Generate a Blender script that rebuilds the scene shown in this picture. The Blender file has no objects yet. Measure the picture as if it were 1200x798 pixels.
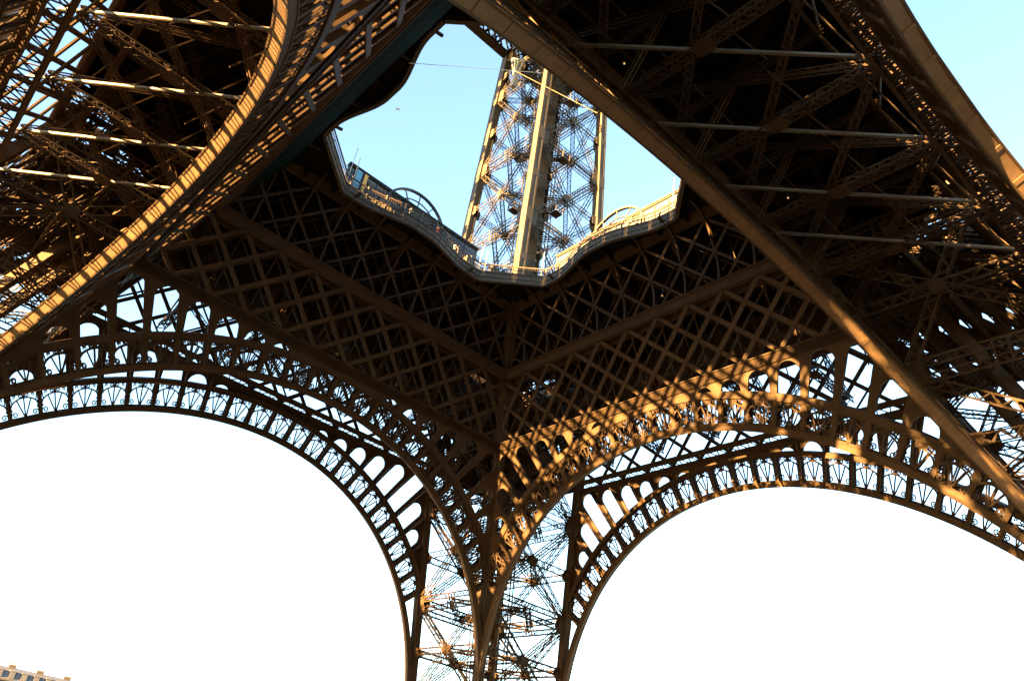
import bpy, bmesh, math, random
from mathutils import Vector, Matrix
random.seed(7)
sc = bpy.context.scene
col = sc.collection
R_ = math.radians
PI = math.pi

# ------------------------------------------------------------------ camera
CAM_POS = Vector((-30.814, -45.715, 1.7))
YAW, PITCH, ROLL = R_(37.469), R_(31.795), R_(9.682)
cam = bpy.data.cameras.new('camera')
cam.sensor_fit = 'HORIZONTAL'
cam.sensor_width = 36.0
cam.lens = 925.158 / 1200.0 * 36.0
cam.clip_start = 0.1
cam.clip_end = 6000
camo = bpy.data.objects.new('camera', cam)
col.objects.link(camo)
fwd = Vector((math.sin(YAW) * math.cos(PITCH), math.cos(YAW) * math.cos(PITCH), math.sin(PITCH)))
rt = Vector((math.cos(YAW), -math.sin(YAW), 0))
up = rt.cross(fwd)
rt2 = rt * math.cos(ROLL) + up * math.sin(ROLL)
up2 = rt2.cross(fwd)
camo.matrix_world = Matrix(((rt2.x, up2.x, -fwd.x, CAM_POS.x), (rt2.y, up2.y, -fwd.y, CAM_POS.y),
                            (rt2.z, up2.z, -fwd.z, CAM_POS.z), (0, 0, 0, 1)))
sc.camera = camo

# ------------------------------------------------------------------ light
SUN_EL = R_(6.0)
SUN_AZ = math.atan2(-0.998, -0.05)          # clockwise from +Y
sdir = Vector((math.sin(SUN_AZ) * math.cos(SUN_EL), math.cos(SUN_AZ) * math.cos(SUN_EL), math.sin(SUN_EL)))
world = bpy.data.worlds.new('World')
sc.world = world
world.use_nodes = True
wn = world.node_tree
sky = wn.nodes.new('ShaderNodeTexSky')
sky.sky_type = 'NISHITA'
sky.sun_disc = False
sky.sun_elevation = SUN_EL
sky.sun_rotation = SUN_AZ
sky.air_density = 1.0
sky.dust_density = 0.2
sky.ozone_density = 1.5
wn.links.new(sky.outputs[0], wn.nodes['Background'].inputs[0])
wn.nodes['Background'].inputs[1].default_value = 0.05
sun = bpy.data.lights.new('sun', 'SUN')
sun.energy = 5.0
sun.angle = R_(0.5)
sun.color = (1.0, 0.575, 0.185)
suno = bpy.data.objects.new('sun', sun)
col.objects.link(suno)
suno.rotation_euler = (-sdir).to_track_quat('-Z', 'Y').to_euler()
vs = sc.view_settings
vs.view_transform = 'Standard'
vs.look = 'None'
vs.exposure = 4.62
vs.gamma = 1.0
sc.cycles.max_bounces = 5
sc.cycles.diffuse_bounces = 3

# ------------------------------------------------------------------ materials
def mat(name, rgb, rough=0.6, metal=0.0, var=0.25, scale=0.6, spec=0.4, bump=0.0, streak=0.0):
    m = bpy.data.materials.new(name)
    m.use_nodes = True
    nt = m.node_tree
    b = nt.nodes['Principled BSDF']
    b.inputs['Roughness'].default_value = rough
    b.inputs['Metallic'].default_value = metal
    b.inputs['Specular IOR Level'].default_value = spec
    if var > 0:
        tc = nt.nodes.new('ShaderNodeTexCoord')
        n1 = nt.nodes.new('ShaderNodeTexNoise')
        n1.inputs['Scale'].default_value = scale
        n1.inputs['Detail'].default_value = 8
        n1.inputs['Roughness'].default_value = 0.65
        nt.links.new(tc.outputs['Object'], n1.inputs['Vector'])
        mr = nt.nodes.new('ShaderNodeMapRange')
        mr.inputs[1].default_value = 0.25
        mr.inputs[2].default_value = 0.75
        mr.inputs[3].default_value = 1 - var
        mr.inputs[4].default_value = 1 + var
        n2 = nt.nodes.new('ShaderNodeTexNoise')
        n2.inputs['Scale'].default_value = scale * 7
        n2.inputs['Detail'].default_value = 6
        nt.links.new(tc.outputs['Object'], n2.inputs['Vector'])
        ad = nt.nodes.new('ShaderNodeMath')
        ad.operation = 'MULTIPLY_ADD'
        ad.inputs[1].default_value = 0.45
        nt.links.new(n2.outputs['Fac'], ad.inputs[0])
        sb = nt.nodes.new('ShaderNodeMath')
        sb.operation = 'SUBTRACT'
        sb.inputs[1].default_value = 0.225
        nt.links.new(n1.outputs['Fac'], sb.inputs[0])
        nt.links.new(sb.outputs[0], ad.inputs[2])
        mx = nt.nodes.new('ShaderNodeVectorMath')
        nt.links.new(ad.outputs[0], mr.inputs[0])
        mx.operation = 'SCALE'
        mx.inputs[0].default_value = rgb
        nt.links.new(mr.outputs[0], mx.inputs['Scale'])
        nt.links.new(mx.outputs[0], b.inputs['Base Color'])
        mr2 = nt.nodes.new('ShaderNodeMapRange')
        mr2.inputs[3].default_value = max(0.05, rough - 0.12)
        mr2.inputs[4].default_value = min(1, rough + 0.12)
        nt.links.new(n1.outputs['Fac'], mr2.inputs[0])
        nt.links.new(mr2.outputs[0], b.inputs['Roughness'])
        if bump:
            bp = nt.nodes.new('ShaderNodeBump')
            bp.inputs['Strength'].default_value = bump
            nt.links.new(n1.outputs['Fac'], bp.inputs['Height'])
            nt.links.new(bp.outputs[0], b.inputs['Normal'])
    else:
        b.inputs['Base Color'].default_value = (*rgb, 1)
    return m

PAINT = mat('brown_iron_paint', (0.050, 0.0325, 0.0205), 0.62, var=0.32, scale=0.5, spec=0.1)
BRIGHT_SOFFIT = mat('brightened_soffit_paint', (0.115, 0.074, 0.045), 0.6, var=0.3, scale=0.7, spec=0.12)  # iron paint lightened so the arch undersides look more strongly lit
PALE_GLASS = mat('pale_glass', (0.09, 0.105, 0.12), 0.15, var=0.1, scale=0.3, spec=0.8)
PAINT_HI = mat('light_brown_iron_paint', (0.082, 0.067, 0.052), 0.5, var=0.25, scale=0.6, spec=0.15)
PAINT2 = mat('brown_lattice_paint', (0.045, 0.0295, 0.0190), 0.62, var=0.34, scale=0.9, spec=0.1)
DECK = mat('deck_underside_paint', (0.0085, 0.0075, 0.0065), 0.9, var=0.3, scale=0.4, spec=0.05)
TUBE = mat('pale_pipe_paint', (0.068, 0.055, 0.043), 0.4, var=0.2, scale=0.8)
STONE = mat('pier_masonry', (0.34, 0.29, 0.23), 0.85, var=0.3, scale=0.5, bump=0.3)
GROUND = mat('esplanade_gravel', (0.045, 0.041, 0.036), 0.95, var=0.25, scale=0.15, bump=0.2)
NETG = mat('green_net', (0.004, 0.012, 0.009), 0.95, var=0.3, scale=1.0, spec=0.03)
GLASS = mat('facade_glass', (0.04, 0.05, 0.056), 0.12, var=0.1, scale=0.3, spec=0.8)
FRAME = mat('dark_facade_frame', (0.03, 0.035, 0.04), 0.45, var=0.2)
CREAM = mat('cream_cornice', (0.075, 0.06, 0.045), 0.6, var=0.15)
WHITE = mat('white_paint', (0.35, 0.33, 0.31), 0.5, var=0.08)
ORANGE = mat('yellow_panel', (0.72, 0.42, 0.10), 0.5, var=0.15)
BLUE = mat('blue_panel', (0.12, 0.35, 0.52), 0.5, var=0.15)
RAILM = mat('dark_railing_paint', (0.07, 0.05, 0.038), 0.5, var=0.2)
SAND = mat('warm_sandstone', (0.075, 0.066, 0.056), 0.85, var=0.2, scale=0.3)
ZINC = mat('zinc_roof', (0.10, 0.10, 0.11), 0.6, var=0.2, scale=0.3)
PANE = mat('window_glass', (0.09, 0.10, 0.11), 0.25, var=0.0, spec=0.8)
SKIN = mat('skin', (0.42, 0.26, 0.18), 0.6, var=0.05)
HAIRM = mat('dark_hair', (0.03, 0.02, 0.015), 0.6, var=0.1)
TROUS = mat('dark_trousers', (0.03, 0.035, 0.05), 0.8, var=0.1)
BIRDM = mat('dark_feathers', (0.006, 0.006, 0.006), 0.9, var=0.2)
CABLE = mat('pale_cable', (0.6, 0.5, 0.32), 0.5, var=0.05)

# ------------------------------------------------------------------ mesh builder
class MB:
    def __init__(self):
        self.v = []
        self.f = []
        self.mi = []
        self.m = 0
    def face(self, pts):
        n = len(self.v)
        self.v.extend([tuple(p) for p in pts])
        self.f.append(tuple(range(n, n + len(pts))))
        self.mi.append(self.m)
    def hexa(self, a, b):
        """solid between two quads with the same winding"""
        n = len(self.v)
        self.v.extend([tuple(p) for p in a] + [tuple(p) for p in b])
        for q in ((3, 2, 1, 0), (4, 5, 6, 7), (0, 1, 5, 4), (1, 2, 6, 5), (2, 3, 7, 6), (3, 0, 4, 7)):
            self.f.append(tuple(n + i for i in q))
            self.mi.append(self.m)
    def bar(self, p, q, w, d, u=(0, 0, 1)):
        """rectangular bar, w across, d along the up hint u"""
        p = Vector(p); q = Vector(q); u = Vector(u)
        t = q - p
        if t.length < 1e-5:
            return
        t.normalize()
        s = t.cross(u)
        if s.length < 1e-4:
            s = t.cross(Vector((1, 0.3, 0.2)))
        s.normalize()
        n = s.cross(t)
        s = s * (w / 2); n = n * (d / 2)
        self.hexa([p - s - n, p + s - n, p + s + n, p - s + n], [q - s - n, q + s - n, q + s + n, q - s + n])
    def box(self, x0, x1, y0, y1, z0, z1):
        self.hexa([(x0, y0, z0), (x1, y0, z0), (x1, y1, z0), (x0, y1, z0)], [(x0, y0, z1), (x1, y0, z1), (x1, y1, z1), (x0, y1, z1)])
    def lathe(self, p, q, r0, r1, n=8):
        p = Vector(p); q = Vector(q)
        t = (q - p).normalized()
        s = t.cross(Vector((0, 0, 1)))
        if s.length < 1e-3:
            s = t.cross(Vector((1, 0, 0)))
        s.normalize()
        k = s.cross(t)
        b = len(self.v)
        for c, r in ((p, r0), (q, r1)):
            for i in range(n):
                a = 2 * PI * i / n
                self.v.append(tuple(c + s * (r * math.cos(a)) + k * (r * math.sin(a))))
        for i in range(n):
            j = (i + 1) % n
            self.f.append((b + i, b + j, b + n + j, b + n + i)); self.mi.append(self.m)
        self.f.append(tuple(b + i for i in reversed(range(n)))); self.mi.append(self.m)
        self.f.append(tuple(b + n + i for i in range(n))); self.mi.append(self.m)
    def lattice(self, p, q, w, d, u=(0, 0, 1), ch=0.13, lace=0.09, pitch=None, sides=True):
        """box lattice beam: four corner angles with zigzag lacing on its faces"""
        p = Vector(p); q = Vector(q); u = Vector(u)
        t = q - p
        L = t.length
        if L < 0.3:
            return
        t.normalize()
        s = t.cross(u)
        if s.length < 1e-3:
            s = t.cross(Vector((1, 0.3, 0.2)))
        s.normalize()
        n = s.cross(t)
        for a in (-1, 1):
            for b in (-1, 1):
                o = s * (a * w / 2) + n * (b * d / 2)
                self.bar(p + o, q + o, ch, ch, n)
        k = max(2, int(round(L / (pitch or w))))
        for i in range(k):
            a0 = p + t * (L * i / k)
            a1 = p + t * (L * (i + 1) / k)
            sg = 1 if i % 2 == 0 else -1
            for b in (-1, 1):
                o = n * (b * d / 2)
                self.bar(a0 + o + s * (sg * w / 2), a1 + o - s * (sg * w / 2), lace, 0.04, n)
            if sides:
                for a in (-1, 1):
                    o = s * (a * w / 2)
                    self.bar(a0 + o + n * (sg * d / 2), a1 + o - n * (sg * d / 2), lace, 0.04, s)
    def build(self, name, m, parent=None, smooth=False):
        me = bpy.data.meshes.new(name)
        me.from_pydata(self.v, [], self.f)
        ms = m if isinstance(m, (list, tuple)) else [m]
        for x in ms:
            me.materials.append(x)
        if len(ms) > 1:
            me.polygons.foreach_set('material_index', self.mi)
        if smooth:
            me.polygons.foreach_set('use_smooth', [True] * len(self.f))
        me.update()
        o = bpy.data.objects.new(name, me)
        col.objects.link(o)
        if parent:
            o.parent = parent
        return o

def tag(o, label=None, cat=None, group=None, kind=None):
    if label: o['label'] = label
    if cat: o['category'] = cat
    if group: o['group'] = group
    if kind: o['kind'] = kind
    return o
def empty(name, loc, rz=0.0):
    o = bpy.data.objects.new(name, None)
    col.objects.link(o)
    o.location = loc
    o.rotation_euler = (0, 0, rz)
    return o
def dup(o, parent, rz, sub=True, skip=()):
    c = o.copy()
    col.objects.link(c)
    c.parent = parent
    c.rotation_euler = (0, 0, rz)
    if sub:
        for ch in list(o.children):
            if ch.name.split('.')[0] in skip:
                continue
            d = ch.copy()
            col.objects.link(d)
            d.parent = c
    return c

# ------------------------------------------------------------------ tower shape (metres, fitted)
AI, BI = 41.671, 0.500           # inner face of the piers: x = AI - BI z
AO, BO = 56.443, 0.507           # outer face
def xi(z): return AI - BI * z
def xo(z): return AO - BO * z
ZC_I, RA_I = -2.096, 38.275
ZC_O, RA_O = -1.21, 37.474
ZB = 40.1                        # top edge of the girder's bottom plate
ZM = 46.3                        # middle chord
ZD = 54.0                        # deck underside
STEP = 3.77
def xi2(z): return 14.3 - 0.12 * (z - 57)
def xo2(z): return 28.5 - 0.20 * (z - 57)

# ------------------------------------------------------------------ ground
g = MB()
g.face([(-3000, -3000, 0), (3000, -3000, 0), (3000, 3000, 0), (-3000, 3000, 0)])
tag(g.build('ground', GROUND), kind='structure')

tower = tag(empty('iron_tower', (0, 0, 0)), 'brown wrought iron lattice tower standing on four leaning piers joined by ornamental arches', 'tower')

# ------------------------------------------------------------------ lower piers
JOINTS = [4.6, 15.1, 25.5, 35.9, 46.3, ZD]
def corner(a, b, z):
    """pier column axis at height z; a, b choose inner (0) or outer (1)"""
    x = xo(z) - 0.45 if a else xi(z) + 0.45
    y = xo(z) - 0.45 if b else xi(z) + 0.45
    return Vector((x, y, z))
def corner2(a, b, z):
    x = xo2(z) - 0.5 if a else xi2(z) + 0.5
    y = xo2(z) - 0.5 if b else xi2(z) + 0.5
    return Vector((x, y, z))

def column(cf, a, b, zs, s):
    m = MB()
    h = s / 2
    def ring(c, h):
        return [(c.x - h, c.y - h, c.z), (c.x + h, c.y - h, c.z), (c.x + h, c.y + h, c.z), (c.x - h, c.y + h, c.z)]
    m.hexa(ring(cf(a, b, zs[0]), h), ring(cf(a, b, zs[-1]), h))
    # raised corner angles
    for dx in (-1, 1):
        for dy in (-1, 1):
            o = Vector((dx * (h - 0.09), dy * (h - 0.09), 0))
            m.hexa(ring(cf(a, b, zs[0]) + o, 0.12), ring(cf(a, b, zs[-1]) + o, 0.12))
    # splice plates and gussets
    for z in zs[1:-1]:
        m.hexa(ring(cf(a, b, z - 0.9), h + 0.05), ring(cf(a, b, z + 0.9), h + 0.05))
    for z0, z1 in zip(zs[:-1], zs[1:]):
        z = (z0 + z1) / 2
        m.hexa(ring(cf(a, b, z - 0.45), h + 0.04), ring(cf(a, b, z + 0.45), h + 0.04))
    return m

def gusset(m, c, t, v, w, h, th, nrm):
    """flat plate centred at c in the plane of t and v"""
    n = Vector(nrm).normalized() * (th / 2)
    pts = [c - t * w / 2 - v * h * 0.3, c - t * w * 0.3 - v * h / 2, c + t * w * 0.3 - v * h / 2, c + t * w / 2 - v * h * 0.3,
           c + t * w / 2 + v * h * 0.3, c + t * w * 0.3 + v * h / 2, c - t * w * 0.3 + v * h / 2, c - t * w / 2 + v * h * 0.3]
    b = len(m.v)
    m.v.extend([tuple(p - n) for p in pts] + [tuple(p + n) for p in pts])
    k = len(pts)
    m.f.append(tuple(b + i for i in reversed(range(k)))); m.mi.append(m.m)
    m.f.append(tuple(b + k + i for i in range(k))); m.mi.append(m.m)
    for i in range(k):
        j = (i + 1) % k
        m.f.append((b + i, b + j, b + k + j, b + k + i)); m.mi.append(m.m)

FACES = [((0, 0), (0, 1)), ((0, 0), (1, 0)), ((0, 1), (1, 1)), ((1, 0), (1, 1))]
CH, LC = 0.11, 0.08
def face_bracing(cf, c0, c1, zs, w, d):
    m = MB()
    for z0, z1 in zip(zs[:-1], zs[1:]):
        A, B = cf(*c0, z0), cf(*c1, z0)
        C, D = cf(*c0, z1), cf(*c1, z1)
        H = (A + B + C + D) / 4
        t = (B - A).normalized()
        nrm = t.cross((C - A).normalized())
        v = nrm.cross(t)
        for P in (A, B, C, D):
            m.lattice(P + (H - P).normalized() * 0.7, H, w, d, nrm, ch=CH, lace=LC, pitch=w, sides=False)
        E, F = cf(*c0, (z0 + z1) / 2), cf(*c1, (z0 + z1) / 2)
        m.lattice(E, F, w, d, nrm, ch=CH, lace=LC, pitch=w, sides=False)
        m.lattice(C + v * w * 0.9, D + v * w * 0.9, w * 0.8, d, nrm, ch=CH, lace=LC, pitch=w * 0.8, sides=False)
        m.lattice(C - v * w * 0.9, D - v * w * 0.9, w * 0.8, d, nrm, ch=CH, lace=LC, pitch=w * 0.8, sides=False)
        mid = (C + D) / 2
        for sg in (-1, 1):
            m.bar(mid - t * 0.5 + nrm * sg * d / 2 - v * w * 1.2, mid - t * 0.5 + nrm * sg * d / 2 + v * w * 1.2, 0.12, 0.1, nrm)
            m.bar(mid + t * 0.5 + nrm * sg * d / 2 - v * w * 1.2, mid + t * 0.5 + nrm * sg * d / 2 + v * w * 1.2, 0.12, 0.1, nrm)
            gusset(m, H + nrm * (sg * (d / 2 + 0.03)), t, v, w * 1.7, w * 1.5, 0.04, nrm)
            for P, Q in ((C, 1), (D, -1)):
                gusset(m, P + t * (Q * 0.9) + nrm * (sg * (d / 2 + 0.03)), t, v, 1.2, 1.9, 0.04, nrm)
            for P, Q in ((E, 1), (F, -1)):
                gusset(m, P + t * (Q * 0.7) + nrm * (sg * (d / 2 + 0.03)), t, v, 0.9, 1.3, 0.04, nrm)
    return m

def diaphragms(cf, zs, w, d):
    m = MB()
    for z in zs:
        A, B, C, D = cf(0, 0, z), cf(1, 0, z), cf(1, 1, z), cf(0, 1, z)
        ab, bc, cd, da = (A + B) / 2, (B + C) / 2, (C + D) / 2, (D + A) / 2
        for P, Q in ((ab, bc), (bc, cd), (cd, da), (da, ab), (ab, cd)):
            m.lattice(P, Q, w, d, (0, 0, 1), ch=CH, lace=LC, pitch=w, sides=False)
    return m

def pier_parts(cf, zs, pname, s, w, d, joints_mid, pa=PAINT, pb=PAINT2):
    """one pier at (+,+): body mesh with columns and bracing under it"""
    body = diaphragms(cf, zs[1:-1] + joints_mid, w * 0.8, d * 0.8)
    # lift rails and stair stringers climbing inside the pier
    for fx, fy in ((0.38, 0.62), (0.62, 0.38), (0.5, 0.72), (0.72, 0.5)):
        def P(z):
            a, c = cf(0, 0, z), cf(1, 1, z)
            return Vector((a.x + (c.x - a.x) * fx, a.y + (c.y - a.y) * fy, z))
        body.lattice(P(zs[0]), P(zs[-1]), 0.5, 0.4, (1, -1, 0), ch=0.08, lace=0.05, pitch=0.9, sides=False)
    p = body.build(pname, pb, tower)
    for a in (0, 1):
        for b in (0, 1):
            column(cf, a, b, zs, s).build('column', pa, p)
    for c0, c1 in FACES:
        face_bracing(cf, c0, c1, zs, w, d).build('face_bracing', pb, p)
    return p

pier = pier_parts(corner, JOINTS, 'leaning_pier', 0.9, 0.75, 0.5, [20.3, 30.8, 41.0])
# inclined lift track box inside the pier
m = MB()
def trk(z):
    a, c = corner(0, 0, z), corner(1, 1, z)
    return a + (c - a) * 0.33
for sg in (-1, 1):
    o = Vector((sg * 0.8, -sg * 0.8, 0))
    m.bar(trk(4.6) + o, trk(ZD) + o, 0.5, 1.0, (1, 1, 0))
for i in range(60):
    z = 5 + i * 0.82
    m.bar(trk(z) + Vector((0.8, -0.8, 0)), trk(z) + Vector((-0.8, 0.8, 0)), 0.12, 0.12)
m.build('lift_track', PAINT, pier)
# masonry footing under each column
for a in (0, 1):
    for b in (0, 1):
        m = MB()
        c = corner(a, b, 4.6)
        k = corner(a, b, 0)
        m.hexa([(k.x - 3, k.y - 3, -0.3), (k.x + 3, k.y - 3, -0.3), (k.x + 3, k.y + 3, -0.3), (k.x - 3, k.y + 3, -0.3)],
               [(c.x - 1.6, c.y - 1.6, 4.6), (c.x + 1.6, c.y - 1.6, 4.6), (c.x + 1.6, c.y + 1.6, 4.6), (c.x - 1.6, c.y + 1.6, 4.6)])
        m.build('masonry_footing', STONE, pier)
for k in (1, 2, 3):
    dup(pier, tower, k * PI / 2)

J2 = [54.3, 66.0, 78.0, 90.0, 97.0]
CH, LC = 0.075, 0.045
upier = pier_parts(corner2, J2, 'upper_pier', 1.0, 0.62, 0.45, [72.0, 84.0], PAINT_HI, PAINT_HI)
m = MB()
def trk2(z):
    a, c = corner2(0, 0, z), corner2(1, 1, z)
    return a + (c - a) * 0.2 + Vector((0.4, -0.4, 0))
m.bar(trk2(54.4), trk2(97), 1.9, 1.2, (1, 1, 0))
for i in range(35):
    z = 56 + i * 1.15
    m.bar(trk2(z) + Vector((0.95, -0.95, 0)) , trk2(z) + Vector((-0.95, 0.95, 0)), 0.10, 1.28, (1, 1, 0))
m.build('lift_track', PAINT_HI, upier)
for z in (69, 77, 86, 92):     # service balconies hooked round the lift track
    c = trk2(z)
    for sx in (-1, 1):
        m = MB()
        q = c + Vector((sx * 1.9, -sx * 1.9, 0))
        m.box(q.x - 0.6, q.x + 0.6, q.y - 0.6, q.y + 0.6, z, z + 0.12)
        for dx in (-0.6, 0.6):
            for dy in (-0.6, 0.6):
                m.bar(q + Vector((dx, dy, 0)), q + Vector((dx, dy, 1.1)), 0.09, 0.09)
        for zz in (0.55, 1.1):
            for dx in (-0.6, 0.6):
                m.bar(q + Vector((dx, -0.6, zz)), q + Vector((dx, 0.6, zz)), 0.08, 0.08)
                m.bar(q + Vector((-0.6, dx, zz)), q + Vector((0.6, dx, zz)), 0.08, 0.08)
        m.bar(q + Vector((0, 0, 0.06)), c + Vector((0, 0, 0.06)), 0.3, 0.12)
        m.build('service_balcony', RAILM, upier)
for k in (1, 2, 3):
    dup(upier, tower, k * PI / 2)

# ------------------------------------------------------------------ arches
DT = R_(3.75)
class Face:
    """coordinates on one inclined face: (w along, z up, o outward)"""
    def __init__(s, A, B, zc, ra, d0, d1, r1, r2, r3, zp, tilt=True):
        h = math.hypot(1, B)
        s.N = Vector((1 / h, 0, B / h)) if tilt else Vector((1, 0, 0))
        s.A, s.B, s.zc, s.ra, s.d0, s.d1 = A, B, zc, ra, d0, d1
        s.r = (ra, r1, r2, r3)       # intrados, top of low band, bottom and top of upper band
        s.zp = zp
    def P(s, w, z, o=0.0): return Vector((s.A - s.B * z, w, z)) + s.N * o
    def Q(s, th, r, o=0.0): return s.P(r * math.cos(th), s.zc + r * math.sin(th), o)
    def rcol(s, th):
        c = abs(math.cos(th))
        return (AI - BI * s.zc) / (c + BI * math.sin(th))
F_IN = Face(AI, BI, ZC_I, RA_I, 0.0, 0.92, RA_I + 0.55, RA_I + 2.6, RA_I + 3.2, ZB)
F_OUT = Face(AO, BO, ZC_O, RA_O, -0.92, 0.0, RA_O + 0.52, RA_O + 2.72, RA_O + 3.2, ZB)
G_IN = Face(AI, BI, ZC_I, RA_I, -0.12, 0.8, 0, 0, 0, ZB, False)
G_OUT = Face(AO, BO, ZC_O, RA_O, -0.9, 0.05, 0, 0, 0, ZB, False)

def band(m, F, th0, th1, ra, rb, o0, o1, n, clip=True):
    pr = None
    for i in range(n + 1):
        th = th0 + (th1 - th0) * i / n
        b = rb
        if clip:
            b = min(rb, F.rcol(th) + 0.3)
        if b <= ra + 0.02:
            pr = None
            continue
        cur = [F.Q(th, ra, o0), F.Q(th, ra, o1), F.Q(th, b, o1), F.Q(th, b, o0)]
        if pr:
            m.hexa(pr, cur)
        pr = cur

def arch_body(F):
    m = MB()
    lo, hi = R_(27), R_(153)
    r0, r1, r2, r3 = F.r
    # side flanges of both bands, and the soffit sheet between them
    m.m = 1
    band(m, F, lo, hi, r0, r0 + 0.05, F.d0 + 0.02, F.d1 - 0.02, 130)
    m.m = 0
    for o in (F.d0, F.d1 - 0.12):
        band(m, F, lo, hi, r0 - 0.03, r1, o, o + 0.12, 130)
        band(m, F, lo, hi, r2, r3, o, o + 0.12, 130)
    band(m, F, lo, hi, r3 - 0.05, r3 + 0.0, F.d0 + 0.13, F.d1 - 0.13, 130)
    # flange lips
    for o in (F.d0 - 0.06, F.d1 - 0.06):
        band(m, F, lo, hi, r1 - 0.06, r1, o, o + 0.12, 130)
        band(m, F, lo, hi, r2, r2 + 0.06, o, o + 0.12, 130)
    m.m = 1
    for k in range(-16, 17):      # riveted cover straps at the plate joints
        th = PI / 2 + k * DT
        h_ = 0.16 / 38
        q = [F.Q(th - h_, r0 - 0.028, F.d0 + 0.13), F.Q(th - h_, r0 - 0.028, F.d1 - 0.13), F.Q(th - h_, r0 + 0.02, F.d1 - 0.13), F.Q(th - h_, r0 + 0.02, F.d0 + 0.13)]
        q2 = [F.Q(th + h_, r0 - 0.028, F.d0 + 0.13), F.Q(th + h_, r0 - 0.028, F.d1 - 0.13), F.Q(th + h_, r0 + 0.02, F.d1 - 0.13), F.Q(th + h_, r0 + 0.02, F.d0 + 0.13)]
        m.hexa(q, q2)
    m.m = 0
    for k in range(-16, 17):
        th = PI / 2 + k * DT
        if F.rcol(th) < r2 - 0.8:
            continue
        rt_ = min(r2, F.rcol(th))
        # radial post: two flanges and a web
        for o in (F.d0 + 0.02, F.d1 - 0.10):
            for sgn in (-1, 1):
                dth = sgn * 0.1 / 40
                a0 = F.Q(th - 0.2 / 40, r1 - 0.05, o); a1 = F.Q(th + 0.2 / 40, r1 - 0.05, o)
                b0 = F.Q(th - 0.2 / 40, rt_, o); b1 = F.Q(th + 0.2 / 40, rt_, o)
            e = F.N * 0.08
            m.hexa([a0, a1, a1 + e, a0 + e], [b0, b1, b1 + e, b0 + e])
        a = F.Q(th, r1 - 0.05, F.d0 + 0.05); b = F.Q(th, rt_, F.d0 + 0.05)
        e = F.N * (F.d1 - F.d0 - 0.1)
        s = Vector((0, 0.03, 0))
        m.hexa([a - s, a + s, a + s + e, a - s + e], [b - s, b + s, b + s + e, b - s + e])
    return m

def fan(F, k, m):
    """ornamental panel between radial posts k and k+1"""
    th0 = PI / 2 + k * DT; thm = th0 + DT / 2
    r1, r2 = F.r[1], F.r[2]
    if F.rcol(thm) < r2 - 0.4:
        return False
    H = r2 - r1
    rm = (r1 + r2) / 2
    hw = rm * DT / 2 - 0.14
    for o in ((F.d0 + 0.12, F.d1 - 0.12) if F is F_IN else ((F.d0 + F.d1) / 2,)):
        fan_layer(F, m, thm, r1, H, hw, o)
    return True

def fan_layer(F, m, thm, r1, H, hw, o):
    def T(u, v): return F.Q(thm - u / (r1 + v), r1 + v, o)
    nv = Vector((1, 0, F.B)).normalized()
    def line(pts, w=0.085, d=0.09):
        w = w * 1.45
        pts = [T(*p) for p in pts]
        for a, b in zip(pts[:-1], pts[1:]):
            m.bar(a, b, w, d, nv)
    def arc(cu, cv, ru, rv, a0, a1, n, w=0.085):
        line([(cu + ru * math.cos(a0 + (a1 - a0) * i / n), cv + rv * math.sin(a0 + (a1 - a0) * i / n)) for i in range(n + 1)], w)
    def curl(cu, cv, r, a0, sg, turns=1.35, n=11, w=0.065):
        pts = []
        for i in range(n + 1):
            t = i / n
            rr = r * (1 - 0.75 * t)
            a = a0 + sg * turns * 2 * PI * t
            pts.append((cu + rr * math.cos(a), cv + rr * math.sin(a)))
        line(pts, w)
    # thin frame
    line([(-hw, 0.03), (-hw, H - 0.03)], 0.07); line([(hw, 0.03), (hw, H - 0.03)], 0.07)
    line([(-hw, 0.04), (hw, 0.04)], 0.08); line([(-hw, H - 0.04), (hw, H - 0.04)], 0.08)
    vs_ = 0.44 * H
    arc(0, vs_, hw - 0.02, 0.37 * H, 0, PI, 12, 0.095)
    line([(0, 0), (0, H)], 0.085)
    for sg in (-1, 1):
        line([(sg * 0.03, 0), (sg * 0.60, 0.76 * H)], 0.085)
        line([(sg * (hw - 0.16), 0.62 * H), (sg * (hw - 0.05), H - 0.05)], 0.07)
        curl(sg * (hw - 0.30), 0.15 * H, 0.27, 0 if sg > 0 else PI, sg, 1.3, 12, 0.07)
        line([(sg * (hw - 0.02), 0.30 * H), (sg * (hw - 0.14), 0.36 * H), (sg * (hw - 0.02), 0.44 * H)], 0.06)
        curl(sg * 0.27, H - 0.25, 0.21, -PI / 2 - sg * 0.6, -sg, 1.25, 11, 0.07)
        curl(sg * 0.74, H - 0.22, 0.15, -PI / 2 + sg * 0.4, sg, 1.1, 9, 0.06)

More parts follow.
